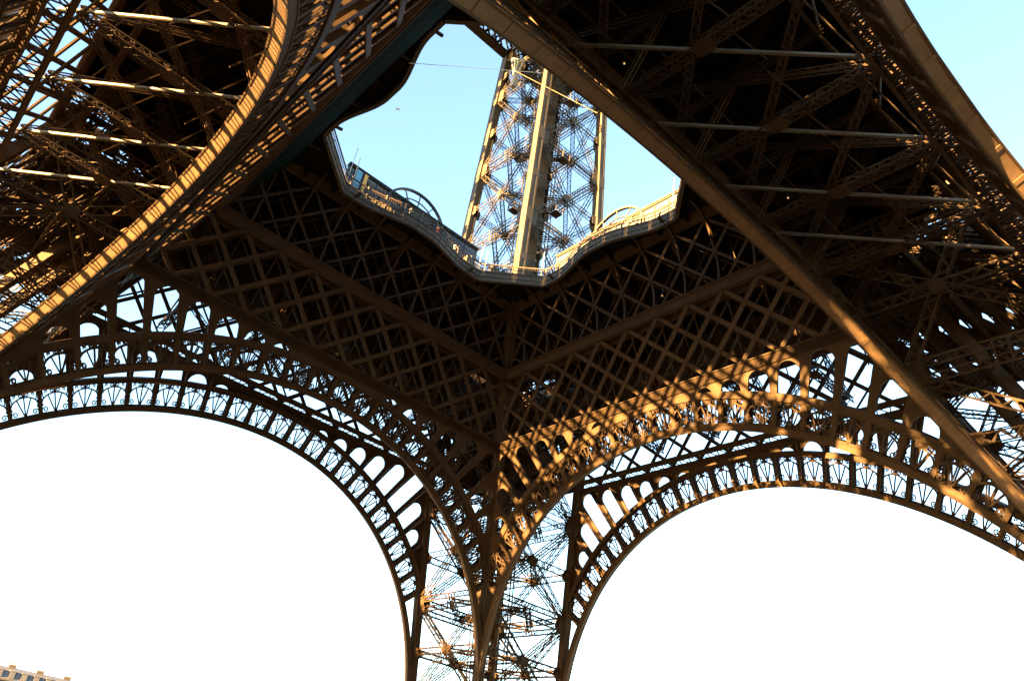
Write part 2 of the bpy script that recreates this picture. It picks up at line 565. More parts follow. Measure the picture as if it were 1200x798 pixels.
def arcade(F):
    """plate between the arch and the girder with round-headed openings"""
    m = MB()
    r3 = F.r[3]
    th_lo, th_hi = R_(38), R_(142)
    n = 26
    o0, o1 = F.d0 + 0.0, F.d0 + 0.22
    if F is F_OUT:
        o0, o1 = F.d1 - 0.24, F.d1 - 0.02
    for k in range(-16, 16):
        thm = PI / 2 + (k + 0.5) * DT
        hwid = 1.02
        rtop = (39.2 - F.zc) / math.sin(thm)
        rtop = min(rtop, F.rcol(thm) - 0.5)
        rc = rtop - hwid * 0.95
        pr = None
        for i in range(n + 1):
            th = PI / 2 + (k + i / n) * DT
            rhi = min((F.zp - F.zc) / math.sin(th), F.rcol(th) + 0.35)
            u = abs(th - thm) * (r3 + 1)
            rlo = r3 - 0.03
            if rtop > r3 + 0.25 and u < hwid:
                rlo = max(r3 - 0.03, rc + 0.95 * math.sqrt(max(0, hwid * hwid - u * u)))
            if rhi <= rlo + 0.01:
                pr = None
                continue
            cur = [F.Q(th, rlo, o0), F.Q(th, rlo, o1), F.Q(th, rhi, o1), F.Q(th, rhi, o0)]
            if pr:
                m.hexa(pr, cur)
            pr = cur
        # deep mullion behind each pilaster
        th = PI / 2 + k * DT
        rhi = min((F.zp - 0.6 - F.zc) / math.sin(th), F.rcol(th))
        if rhi > r3 + 0.4:
            a, b = F.Q(th, r3, F.d0 + 0.05), F.Q(th, rhi, F.d0 + 0.05)
            e = F.N * (F.d1 - F.d0 - 0.1); s = Vector((0, 0.05, 0))
            m.hexa([a - s, a + s, a + s + e, a - s + e], [b - s, b + s, b + s + e, b - s + e])
    return m

def in_front(th0, th1): return [k for k in range(-16, 16) if th0 <= math.degrees(PI / 2 + (k + 0.5) * DT) <= th1]
for F, nm in ((F_IN, 'inner_arch'), (F_OUT, 'outer_arch')):
    body = arch_body(F).build(nm, [PAINT, BRIGHT_SOFFIT], tower)
    arcade(F).build('arcade_plate', PAINT, body)
    single = []
    rest = MB()
    for k in range(-16, 16):
        m = MB()
        if not fan(F, k, m):
            continue
        deg = math.degrees(PI / 2 + (k + 0.5) * DT)
        if 36 < deg < 126:
            single.append(m.build('fan_grille', PAINT2, body))
        else:
            fan(F, k, rest)
    ro = rest.build('fan_grilles', PAINT2, body)
    ro['kind'] = 'stuff'
    allm = MB()
    for k in range(-16, 16):
        fan(F, k, allm)
    for q in (1, 2, 3):
        if q == 1:           # far left side: same split, mirrored range is close enough
            dup(body, tower, PI / 2)
        else:
            c = dup(body, tower, q * PI / 2, skip=('fan_grille', 'fan_grilles'))
            a = allm.build('fan_grilles', PAINT2, c)
            a['kind'] = 'stuff'

# ------------------------------------------------------------------ belt girders
def web(F, m, z0, z1, step, half, o, wd, dp, span=2):
    """crossing diagonals between two chords, cut off at the pier columns"""
    n = int(half / step) + 3
    nv = Vector((1, 0, F.B)).normalized()
    for i in range(-n, n + 1):
        for sg in (-1, 1):
            w0, w1 = i * step, (i + sg * span) * step
            ts = []
            # clip |w| <= xi(z) - 0.1
            t0, t1 = 0.0, 1.0
            for s2 in (-1, 1):
                # s2*(w0+t dw) <= xi(z0) - BI*t*dz
                a = s2 * (w1 - w0) + BI * (z1 - z0)
                c = xi(z0) - s2 * w0
                if abs(a) < 1e-9:
                    if c < 0: t1 = -1
                elif a > 0:
                    t1 = min(t1, c / a)
                else:
                    t0 = max(t0, c / a)
            if t1 - t0 < 0.04:
                continue
            p = F.P(w0 + (w1 - w0) * t0, z0 + (z1 - z0) * t0, o)
            q = F.P(w0 + (w1 - w0) * t1, z0 + (z1 - z0) * t1, o)
            off = nv * (0.03 * sg)
            m.bar(p + off, q + off, wd, dp, nv)

def chord(m, F, z0, z1, o0, o1, ext=0.0):
    a, b = xi(z0) + ext, xi(z1) + ext
    m.hexa([F.P(-a, z0, o0), F.P(a, z0, o0), F.P(a, z0, o1), F.P(-a, z0, o1)],
           [F.P(-b, z1, o0), F.P(b, z1, o0), F.P(b, z1, o1), F.P(-b, z1, o1)])

def zigzag(m, F, z, o0, o1, step, half, w=0.14, dens=4):
    n = int(half * dens / step)
    for i in range(-n, n):
        a, b = i * step / dens, (i + 1) * step / dens
        pa, pb = (o0, o1) if i % 2 == 0 else (o1, o0)
        m.bar(F.P(a, z, pa), F.P(b, z, pb), w, 0.06, (0, 0, 1))

# inner girder
F = G_IN
m = MB()
chord(m, F, ZB - 0.75, ZB, F.d0 - 0.02, F.d0 + 0.22 - 0.24)          # front plate proud of the arcade plate
chord(m, F, ZB - 0.02, ZB + 0.06, F.d0 - 0.12, F.d0 + 0.25)
chord(m, F, ZB - 0.35, ZB + 0.1, 1.15, 1.3)
chord(m, F, ZM, ZM + 0.75, F.d0 - 0.1, F.d0 + 0.15)
chord(m, F, ZM + 0.72, ZM + 0.8, F.d0 - 0.3, 1.45)
chord(m, F, ZM - 0.0, ZM + 0.75, 1.2, 1.35)
chord(m, F, ZM - 0.05, ZM + 0.02, F.d0 - 0.25, F.d0 + 0.3)
chord(m, F, ZD - 0.9, ZD - 0.02, F.d0 + 0.6, F.d0 + 0.9)
for i in range(-5, 6):
    w = i * STEP
    m.bar(F.P(w - 0.0, ZB - 0.1, F.d0), F.P(w, ZB - 0.1, 1.2), 0.5, 0.12)
ig = m.build('inner_belt_girder', PAINT, tower)
m = MB()
web(F, m, ZB, ZM, STEP, 22, F.d0 + 0.05, 0.42, 0.14)
m.build('front_lattice', PAINT, ig)
m = MB()
web(F, m, ZB, ZM, STEP, 22, 1.22, 0.2, 0.1)
for i in range(-5, 6):
    w = i * STEP
    if abs(w) < xi(ZM):
        m.bar(F.P(w, ZB, 0.5), F.P(w, ZM, 0.5), 0.1, 0.1)
m.build('back_lattice', PAINT2, ig)
m = MB()
zigzag(m, F, ZB - 0.25, F.d0 + 0.05, 1.2, STEP, 21, 0.13, 6)
m.build('lacing', PAINT2, ig)
m = MB()
web(F, m, ZM + 0.8, ZD - 0.9, STEP, 18, F.d0 + 0.75, 0.26, 0.12)
web(F, m, ZM + 0.8, ZD - 0.9, STEP, 18, 2.6, 0.1, 0.08)
for i in range(-4, 5):
    w = i * STEP
    m.bar(F.P(w, ZM + 0.8, 0.7), F.P(w, ZD, 0.7), 0.16, 0.2)
m.build('upper_lattice', PAINT, ig)
for i in range(-4, 5):     # curved brackets carrying the cantilevered edge of the deck
    m = MB()
    w = i * STEP
    p0 = F.P(w, ZM + 0.8, -0.1)
    pr = p0
    for j in range(1, 9):
        t = j / 8
        z = ZM + 0.8 + (ZD - 0.25 - ZM - 0.8) * (1 - (1 - t) ** 1.7)
        x = p0.x - (p0.x - 13.4) * (t ** 1.9)
        q = Vector((x, w, z))
        m.bar(pr, q, 0.22, 0.22, (0, 1, 0))
        pr = q
    m.build('curved_bracket', PAINT, ig)
for k in (1, 2, 3):
    dup(ig, tower, k * PI / 2)

# outer girder with frieze
F = G_OUT
m = MB()
chord(m, F, ZB - 0.7, ZB, F.d1 - 0.0, F.d1 + 0.12)
chord(m, F, ZB - 0.4, ZB + 0.1, -1.75, -1.6)
chord(m, F, ZM, ZM + 0.75, -0.05, 0.2)
chord(m, F, ZM, ZM + 0.75, -1.75, -1.6)
xf = xo(ZM) + 0.1
m.hexa([(xf, -33, ZM + 0.8), (xf + 0.25, -33, ZM + 0.8), (xf + 0.25, 33, ZM + 0.8), (xf, 33, ZM + 0.8)],
       [(xf, -33, ZD), (xf + 0.25, -33, ZD), (xf + 0.25, 33, ZD), (xf, 33, ZD)])
og = m.build('outer_belt_girder', PAINT, tower)
m = MB()
web(F, m, ZB, ZM, STEP, 22, 0.0, 0.4, 0.14)
m.build('front_lattice', PAINT, og)
m = MB()
web(F, m, ZB, ZM, STEP * 2, 22, -1.68, 0.2, 0.1, 1)
m.build('back_lattice', PAINT2, og)
m = MB()
zigzag(m, F, ZB - 0.2, -0.05, -1.65, STEP, 21, 0.12, 6)
m.build('lacing', PAINT2, og)
for sg in (-1, 1):
    m = MB()
    for oo in (-0.3, -1.5, -7.0):  # belt lattice with wide bars and an added plane to block low sun
        for i in range(0, 9):
            for dr in (-1, 1):
                t0, t1 = i / 8, (i + dr * 2) / 8
                if not 0 <= t1 <= 1: continue
                w0 = xi(ZB) + (xo(ZB) - 0.6 - xi(ZB)) * t0
                w1 = xi(ZM) + (xo(ZM) - 0.6 - xi(ZM)) * t1
                m.bar(F.P(sg * w0, ZB, oo + 0.03 * dr), F.P(sg * w1, ZM, oo + 0.03 * dr), 0.6, 0.12, F.N)
        for z in (ZB, ZM):
            m.bar(F.P(sg * xi(z), z, oo), F.P(sg * (xo(z) - 0.5), z, oo), 0.2, 0.7, (0, 0, 1))
    m.build('corner_shading_lattice', PAINT, og)
for k in (1, 2, 3):
    c = dup(og, tower, k * PI / 2)
    if k >= 2:
        m = MB()
        if k == 3:
            zigzag(m, F, ZB - 0.05, -1.65, -0.05, STEP, 21, 0.10, 9)
            zigzag(m, F, ZB + 0.3, -0.2, -1.5, STEP, 21, 0.08, 13)
            zigzag(m, F, ZB + 0.8, -1.5, -0.2, STEP, 21, 0.08, 11)
        else:
            zigzag(m, F, ZB + 0.3, -0.2, -1.5, STEP, 21, 0.09, 5)
        m.build('edge_lacing', PAINT2, c)

# bracing in the bay between the two girders, under the deck
m = MB()
def bay(w, z, t):      # t: 0 at inner face, 1 at outer face
    a, b = xi(z) + 0.4, xo(z) - 1.2
    return Vector((a + (b - a) * t, w, z))
for i in range(-3, 4):
    w = i * 7.54 + 0.4
    m.lattice(bay(w, 41.2, 0), bay(w, 41.2, 1), 0.7, 0.5, (0, 0, 1), ch=0.1, lace=0.08, pitch=0.75)
    m.lattice(bay(w, 41.25, 0), bay(w, 41.25, 1), 0.7, 0.5, (0, 0, 1), ch=0.05, lace=0.08, pitch=0.6)
    for (z0, t0, z1, t1) in ((41.5, 0, 53, 1), (41.5, 1, 53, 0), (47.2, 0, 47.2, 1)):
        m.lattice(bay(w, z0, t0), bay(w, z1, t1), 0.4, 0.3, (0, 1, 0), ch=0.08, lace=0.05, pitch=0.5, sides=False)
    q = bay(w, 41.2, 0.5) - Vector((0, 0, 0.3))
    gusset(m, q, Vector((1, 0, 0)), Vector((0, 1, 0)), 1.3, 1.1, 0.05, (0, 0, 1))
for t in (0.33, 0.66):
    for i in range(-5, 6):
        m.bar(bay(i * STEP, 41.5, t), bay(i * STEP, 53.5, t), 0.1, 0.1)
fb = m.build('bay_bracing', PAINT2, tower)
def tube_ends(w):
    # diagonal pipe at 41 m: outer end at w, inner end 13.4 m further along
    a = Vector((xo(41) - 0.3, w, 41)); b = Vector((xi(41) + 0.3, w, 41))
    return a, b
for k in (1, 2, 3):
    dup(fb, tower, k * PI / 2)
# pale pipes crossing the bay at 45 degrees (all run the same way in plan)
def pipes(parent, which):
    for u in ((0.4, 8.2, 15.4, 21.5, -7.0, -14.5) if which == 'RN' else (0.2, 8.0, 15.3, 21.8, -7.4)):
        p = MB()
        if which == 'RN':
            a = Vector((u, -xo(41) + 0.4, 41.05)); b = Vector((u - 13.3, -xi(41) - 0.3, 41.05))
        else:
            a = Vector((-xo(41) + 0.4, u, 41.05)); b = Vector((-xi(41) - 0.3, u - 12.6, 41.05))
        p.lathe(a, b, 0.135, 0.135, 8)
        p.build('diagonal_pipe', TUBE, parent)
bays = [o for o in tower.children if o.name.startswith('bay_bracing')]
for o in bays:
    k = round(o.rotation_euler.z / (PI / 2))
    fl = -1 if k % 2 == 0 else 1
    m = MB()
    for i in range(-5, 6):
        w = i * 7.54 + 0.4
        if abs(w) < 24 and abs(w + fl * 13.6) < 24:
            m.lattice(bay(w, 41.4, 1), bay(w + fl * 13.6, 41.4, 0), 0.42, 0.3, (0, 0, 1), ch=0.08, lace=0.06, pitch=0.5, sides=False)
    m.build('diagonal_strut', PAINT2, o)
    if k in (2, 3):
        before = set(col.objects)
        pipes(o, 'RN' if k == 3 else 'LN')
        for c in set(col.objects) - before:
            c.rotation_euler = (0, 0, -k * PI / 2)

# ------------------------------------------------------------------ first floor deck
def sstep(a, b, t):
    t = min(1, max(0, (t - a) / (b - a)))
    return t * t * (3 - 2 * t)
def edge_x(w):
    return 14.2 - 1.4 * (1 - sstep(0.8, 7.2, abs(w)))
side = [(edge_x(w), w) for w in [-9.0 + 18.0 * i / 36 for i in range(37)]]
def outline(off=0.0):
    out = []
    for k in range(4):
        c, s = math.cos(k * PI / 2), math.sin(k * PI / 2)
        for x, y in side:
            sc_ = off
            x2, y2 = x + off, y * (1 + off * 0.41 / 9.0)
            out.append((x2 * c - y2 * s, x2 * s + y2 * c))
    return out
VO = outline()
XG = 33.2
def sq(x, y):
    k = XG / max(abs(x), abs(y))
    return (x * k, y * k)
m = MB()
n = len(VO)
OUT = [sq(*p) for p in VO]
def corner_fix(i):
    return OUT[i]
for i in range(n):
    j = (i + 1) % n
    a, b, c, d = VO[i], VO[j], OUT[j], OUT[i]
    m.hexa([(a[0], a[1], ZD), (b[0], b[1], ZD), (c[0], c[1], ZD), (d[0], d[1], ZD)],
           [(a[0], a[1], ZD + 0.3), (b[0], b[1], ZD + 0.3), (c[0], c[1], ZD + 0.3), (d[0], d[1], ZD + 0.3)])
# fill the four outer corners
for sx in (-1, 1):
    for sy in (-1, 1):
        i = min(range(n), key=lambda q: (OUT[q][0] - sx * XG) ** 2 + (OUT[q][1] - sy * XG) ** 2)
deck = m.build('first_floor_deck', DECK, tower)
m = MB()
def path_strip(m, pts, z0, z1, th):
    n = len(pts)
    for i in range(n):
        j = (i + 1) % n
        a, b = Vector((*pts[i], 0)), Vector((*pts[j], 0))
        if (b - a).length < 1e-4: continue
        nrm = Vector((0, 0, 1)).cross((b - a).normalized()) * th
        m.hexa([a + Vector((0, 0, z0)), b + Vector((0, 0, z0)), b - nrm + Vector((0, 0, z0)), a - nrm + Vector((0, 0, z0))],
               [a + Vector((0, 0, z1)), b + Vector((0, 0, z1)), b - nrm + Vector((0, 0, z1)), a - nrm + Vector((0, 0, z1))])
path_strip(m, outline(-0.02), 53.25, 54.45, 0.15)
for i_ in range(0, 148):
    if i_ % 2: continue
    a_ = outline(-0.03)[i_]
    m.bar((a_[0], a_[1], 53.3), (a_[0], a_[1], 54.42), 0.12, 0.12)
path_strip(m, outline(-0.10), 53.2, 53.32, 0.35)
path_strip(m, outline(-0.10), 53.75, 53.83, 0.3)
path_strip(m, outline(-0.10), 54.4, 54.5, 0.35)
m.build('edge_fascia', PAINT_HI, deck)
m = MB()
for k in range(4):
    c, s = math.cos(k * PI / 2), math.sin(k * PI / 2)
    for i in range(-8, 9):
        w = i * STEP * 0.85
        x0 = edge_x(min(9, abs(w))) + 0.5
        x0 = max(x0, 0)
        p = (x0, w, ZD - 0.3); q = (XG - 0.5, w, ZD - 0.3)
        m.bar((p[0] * c - p[1] * s, p[0] * s + p[1] * c, p[2]), (q[0] * c - q[1] * s, q[0] * s + q[1] * c, q[2]), 0.3, 0.6)
    for x in (17.0, 20.5, 24.0, 27.5, 31):
        p = (x, -x + 0.3, ZD - 0.25); q = (x, x - 0.3, ZD - 0.25)
        m.bar((p[0] * c - p[1] * s, p[0] * s + p[1] * c, p[2]), (q[0] * c - q[1] * s, q[0] * s + q[1] * c, q[2]), 0.25, 0.45)
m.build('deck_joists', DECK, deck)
# outer gallery parapet
m = MB()
for k in range(4):
    c, s = math.cos(k * PI / 2), math.sin(k * PI / 2)
    for a, b, z0, z1 in ((XG - 0.2, XG, 53.4, 55.4), (XG - 0.3, XG + 0.05, 57.6, 58.2)):
        pts = [(a, -XG), (b, -XG), (b, XG), (a, XG)]
        r = [(x * c - y * s, x * s + y * c) for x, y in pts]
        m.hexa([(x, y, z0) for x, y in r], [(x, y, z1) for x, y in r])
    for i in range(-9, 10):
        p = (XG - 0.12, i * 3.6)
        m.bar((p[0] * c - p[1] * s, p[0] * s + p[1] * c, 55.3), (p[0] * c - p[1] * s, p[0] * s + p[1] * c, 57.7), 0.25, 0.25)
m.build('gallery_parapet', PAINT, deck)

# balustrade round the central void
m = MB()
pts = outline(-0.02)
rail_pts = outline(0.05)
path_strip(m, outline(0.02), 55.53, 55.65, 0.12)
path_strip(m, outline(0.02), 55.05, 55.10, 0.06)
path_strip(m, outline(0.02), 54.62, 54.68, 0.06)
bal = m.build('void_balustrade', RAILM, tower)
m = MB()
tot = 0.0
ps = outline(0.05)
for i in range(len(ps)):
    a, b = Vector((*ps[i], 0)), Vector((*ps[(i + 1) % len(ps)], 0))
    L = (b - a).length
    k = max(1, int(round(L / 0.25)))
    for q in range(k):
        c = a + (b - a) * (q / k)
        m.bar(c + Vector((0, 0, 54.45)), c + Vector((0, 0, 55.58)), 0.035, 0.035, (0.3, 1, 0))
bo = m.build('balusters', RAILM, bal)
bo['kind'] = 'stuff'
for i in range(0, len(ps), 4):
    p = MB()
    c = Vector((*ps[i], 0))
    p.bar(c + Vector((0, 0, 53.4)), c + Vector((0, 0, 55.75)), 0.15, 0.15)
    p.build('rail_post', RAILM, bal)

# glazed fronts round the first floor, set back from the void
def pavilion(rz, name, label, light, W=8.8):
    root = tag(empty(name, (0, 0, 0), rz), label, 'pavilion', 'glazed pavilions on the first floor')
    X = 15.5
    fr = MB()
    for i in range(11):
        w = -W + 2 * W * i / 10
        fr.box(X - 0.08, X + 0.08, w - 0.08, w + 0.08, 54.45, 58.0)
    fr.box(X - 0.12, X + 0.06, -W, W, 55.3, 55.45)
    fr.box(X - 0.05, X + 0.07, -W, W, 57.2, 57.28)
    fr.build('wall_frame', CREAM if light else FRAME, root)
    gl = MB()
    for i in range(10):
        a = -W + 2 * W * i / 10 + 0.1
        b = a + 2 * W / 10 - 0.2
        gl.box(X - 0.02, X + 0.02, a, b, 54.5, 55.28)
        gl.box(X - 0.02, X + 0.02, a, b, 55.47, 57.98)
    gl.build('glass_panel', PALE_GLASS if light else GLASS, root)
    co = MB()
    co.box(X - 0.2, X + 0.4, -W - 0.1, W + 0.1, 57.98, 58.1)
    co.box(X - 0.3, X + 0.3, -W - 0.1, W + 0.1, 58.1, 58.25)
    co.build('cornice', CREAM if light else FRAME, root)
    # half-round gable and glazed barrel roof running back from it
    r = 4.0; zc = 56.1
    lu = MB()
    seg = 20
    for rr, wd, d in ((r, 0.22, 0.3), (r * 0.72, 0.1, 0.12)):
        pr = None
        for i in range(seg + 1):
            a = PI * i / seg
            p = Vector((X - 0.1, rr * math.cos(a), zc + rr * math.sin(a)))
            if pr is not None:
                lu.bar(pr, p, d, wd, (p - Vector((X - 0.1, 0, zc))))
            pr = p
    for i in range(1, 6):
        a = PI * i / 6
        lu.bar((X - 0.1, 0.3 * math.cos(a), zc + 0.3 * math.sin(a)), (X - 0.1, r * math.cos(a), zc + r * math.sin(a)), 0.1, 0.12)
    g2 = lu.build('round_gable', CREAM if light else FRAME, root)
    gp = MB()
    for i in range(seg):
        a, b = PI * i / seg, PI * (i + 1) / seg
        gp.hexa([(X - 0.06, 0, zc), (X - 0.06, r * math.cos(a), zc + r * math.sin(a)), (X - 0.06, r * math.cos(b), zc + r * math.sin(b)), (X - 0.06, 0, zc + 0.001)],
                [(X - 0.04, 0, zc), (X - 0.04, r * math.cos(a), zc + r * math.sin(a)), (X - 0.04, r * math.cos(b), zc + r * math.sin(b)), (X - 0.04, 0, zc + 0.001)])
    return root, X
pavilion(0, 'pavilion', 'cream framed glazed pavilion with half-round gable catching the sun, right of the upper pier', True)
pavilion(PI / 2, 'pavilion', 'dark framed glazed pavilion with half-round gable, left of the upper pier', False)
pavilion(PI, 'pavilion', 'glazed pavilion hidden behind the green net and the bulging dark deck edge', False, 12.5)  # unseen; widened to keep low sun off the opposite deck edge
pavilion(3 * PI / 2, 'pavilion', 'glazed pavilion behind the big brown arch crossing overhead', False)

# ------------------------------------------------------------------ second floor
m = MB()
E2 = 20.6
Z2 = 97.3
for k in range(4):
    c, s = math.cos(k * PI / 2), math.sin(k * PI / 2)
    def T(x, y, z): return (x * c - y * s, x * s + y * c, z)
    def bx(x0, x1, y0, y1, z0, z1):
        m.hexa([T(x0, y0, z0), T(x1, y0, z0), T(x1, y1, z0), T(x0, y1, z0)], [T(x0, y0, z1), T(x1, y0, z1), T(x1, y1, z1), T(x0, y1, z1)])
    bx(E2 - 1.3, E2, -E2, E2 - 1.31, Z2, Z2 + 0.4)
    bx(E2 - 0.3, E2 - 0.05, -E2, E2 - 0.31, Z2 + 5.2, Z2 + 6.0)
    bx(9.0, 9.5, -9.0, 9.0, Z2, Z2 + 0.4)
    bx(14.5, 14.9, -18.0, 18.0, Z2 + 0.1, Z2 + 0.5)
    for i in range(-8, 9):
        y = i * 2.4
        for sg in (-1, 1):
            m.bar(T(E2 - 0.15, y, Z2 + 0.3), T(E2 - 0.15, y + sg * 2.4, Z2 + 5.4), 0.3, 0.15, T(1, 0, 0))
            m.bar(T(E2 - 1.2, y, Z2 + 0.3), T(E2 - 1.2, y + sg * 2.4, Z2 + 5.4), 0.22, 0.12, T(1, 0, 0))
            m.bar(T(9.2, y * 0.45, Z2 + 0.3), T(9.2, (y + sg * 2.4) * 0.45, Z2 + 5.4), 0.2, 0.12, T(1, 0, 0))
    for i in range(-6, 7):
        m.lattice(T(9.2, i * 3.2, Z2 + 1.5), T(E2 - 0.8, i * 3.2, Z2 + 1.5), 0.5, 2.4, T(0, 0, 1), ch=0.2, lace=0.14, pitch=1.6)
sf = m.build('second_floor', PAINT2, tower)
m = MB()
for k in range(4):
    c, s = math.cos(k * PI / 2), math.sin(k * PI / 2)
    def T(x, y, z): return (x * c - y * s, x * s + y * c, z)
    x0, x1 = 5.0, E2 + 1.2
    m.hexa([T(x0, -x0, Z2 + 6.1), T(x1, -x1, Z2 + 6.1), T(x1, x1, Z2 + 6.1), T(x0, x0, Z2 + 6.1)],
           [T(x0, -x0, Z2 + 6.4), T(x1, -x1, Z2 + 6.4), T(x1, x1, Z2 + 6.4), T(x0, x0, Z2 + 6.4)])
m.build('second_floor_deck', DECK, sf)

# ------------------------------------------------------------------ safety net under the left deck edge
def net(y0, y1, ny=60, nx=10):
    top = []
    for i in range(ny + 1):
        w = y0 + (y1 - y0) * i / ny
        row = []
        for j in range(nx + 1):
            t = j / nx
            x = -17.6 + 2.7 * t
            z = 48.2 + 4.4 * t ** 1.15
            sag = 0.35 * math.sin(PI * t) * (0.6 + 0.4 * abs(math.sin(w * 0.83))) + 0.08 * math.sin(w * 3.1 + t * 5)
            row.append(Vector((x - sag * 0.5, w, z - sag)))
        top.append(row)
    m = MB()
    off = Vector((0.02, 0, -0.02))
    for i in range(ny):
        for j in range(nx):
            q = [top[i][j], top[i + 1][j], top[i + 1][j + 1], top[i][j + 1]]
            m.face(q)
            m.face([p + off for p in reversed(q)])
    return m
no = net(-17, 16).build('safety_net', NETG)
tag(no, 'dark green safety net slung under the edge of the first floor, upper left', 'net')

# ------------------------------------------------------------------ maintenance gantry and cables on the upper pier
gr = tag(empty('maintenance_gantry', (9.2, 14.9, 88.0)), 'pale splayed maintenance gantry with green sheet high on the upper pier', 'gantry')
m = MB()
base = Vector((0, 0, -0.8))
for dy, dz in ((1.7, 4.9), (0.9, 4.2), (-0.2, 3.0), (-1.5, 1.9)):
    m.bar(base + Vector((-0.5, 0.1, 0)), Vector((-0.6, dy, dz)), 0.22, 0.22)
m.bar(Vector((-0.6, 1.7, 4.9)), Vector((-0.6, -1.5, 1.9)), 0.18, 0.18)
m.box(-0.8, -0.2, -0.25, 0.35, -2.2, -0.7)
m.build('strut_frame', WHITE, gr)
m = MB()
m.hexa([(-0.45, 0.9, 3.9), (-0.45, 0.2, 1.2), (-0.45, -0.5, 2.4), (-0.45, 0.3, 3.4)], [(-0.4, 0.9, 3.9), (-0.4, 0.2, 1.2), (-0.4, -0.5, 2.4), (-0.4, 0.3, 3.4)])
m.build('green_sheet', mat('green_sheet', (0.05, 0.16, 0.11), 0.7, var=0.15), gr)
def cable(p, q, r, label, sag=0.0):
    m = MB()
    p, q = Vector(p), Vector(q)
    pr = p
    for i in range(1, 13):
        t = i / 12
        c = p + (q - p) * t - Vector((0, 0, sag * 4 * t * (1 - t)))
        m.lathe(pr, c, r, r, 6)
        pr = c
    tag(m.build('cable', CABLE), label, 'cable')
cable((-14.9, -6.4, 49.9 + 0.1), (9.0, 8.6, 83.7), 0.03, 'thin pale cable stretched across the open sky to the upper pier')
cable((3.94, 7.88, 78.64), (15.57, 5.29, 79.56), 0.05, 'orange sunlit cable slanting down across the upper pier')

# ------------------------------------------------------------------ things on the first floor
def post(x, y, z0, z1, r, label):
    m = MB()
    m.lathe((x, y, z0), (x, y, z1), r, r * 0.8, 8)
    m.lathe((x, y, z0), (x, y, z0 + 0.25), r * 2, r * 1.4, 8)
    m.lathe((x, y, z1), (x, y, z1 + 0.12), r * 1.3, r * 0.4, 8)
    tag(m.build('white_post', WHITE), label, 'post', 'white posts on the first floor')
post(-8.15, 14.9, 54.4, 59.0, 0.055, 'slender white post by the blue panel')
post(-8.75, 14.9, 54.4, 60.0, 0.045, 'taller slender white post at the left end of the dark pavilion')
post(9.2, 14.9, 54.4, 58.4, 0.055, 'white post at the right end of the dark pavilion')
post(10.0, 14.9, 54.4, 58.3, 0.055, 'white post beside the corner balustrade, second from the dark pavilion')
post(14.9, 10.6, 54.4, 59.2, 0.05, 'white post at the near end of the sunlit cream pavilion')
post(14.9, -8.05, 54.4, 59.6, 0.05, 'thin white post at the far right end of the cream pavilion')
def panel(x0, x1, y, z0, z1, m_, label):
    root = tag(empty('display_panel', ((x0 + x1) / 2, y, 54.3)), label, 'panel', 'display panels by the balustrade')
    cx = (x0 + x1) / 2
    b = MB(); b.box(x0 - cx, x1 - cx, -0.03, 0.03, z0 - 54.3, z1 - 54.3); b.build('board', m_, root)
    f = MB()
    for x in (x0 - cx, x1 - cx):
        f.box(x - 0.05, x + 0.05, -0.05, 0.05, 0, z1 - 54.3 + 0.05)
    f.build('leg_frame', FRAME, root)
panel(-8.0, -7.2, 15.25, 55.6, 57.9, BLUE, 'bright blue display panel behind the balustrade')
panel(-7.0, -6.5, 15.25, 55.6, 57.9, ORANGE, 'yellow display panel behind the balustrade')
panel(-6.3, -5.6, 15.25, 55.4, 57.3, CREAM, 'pale display panel next to the yellow one')
panel(-4.6, -3.2, 15.25, 55.0, 56.7, mat('brown_board', (0.16, 0.10, 0.07), 0.6), 'brown board standing at the foot of the half-round gable')

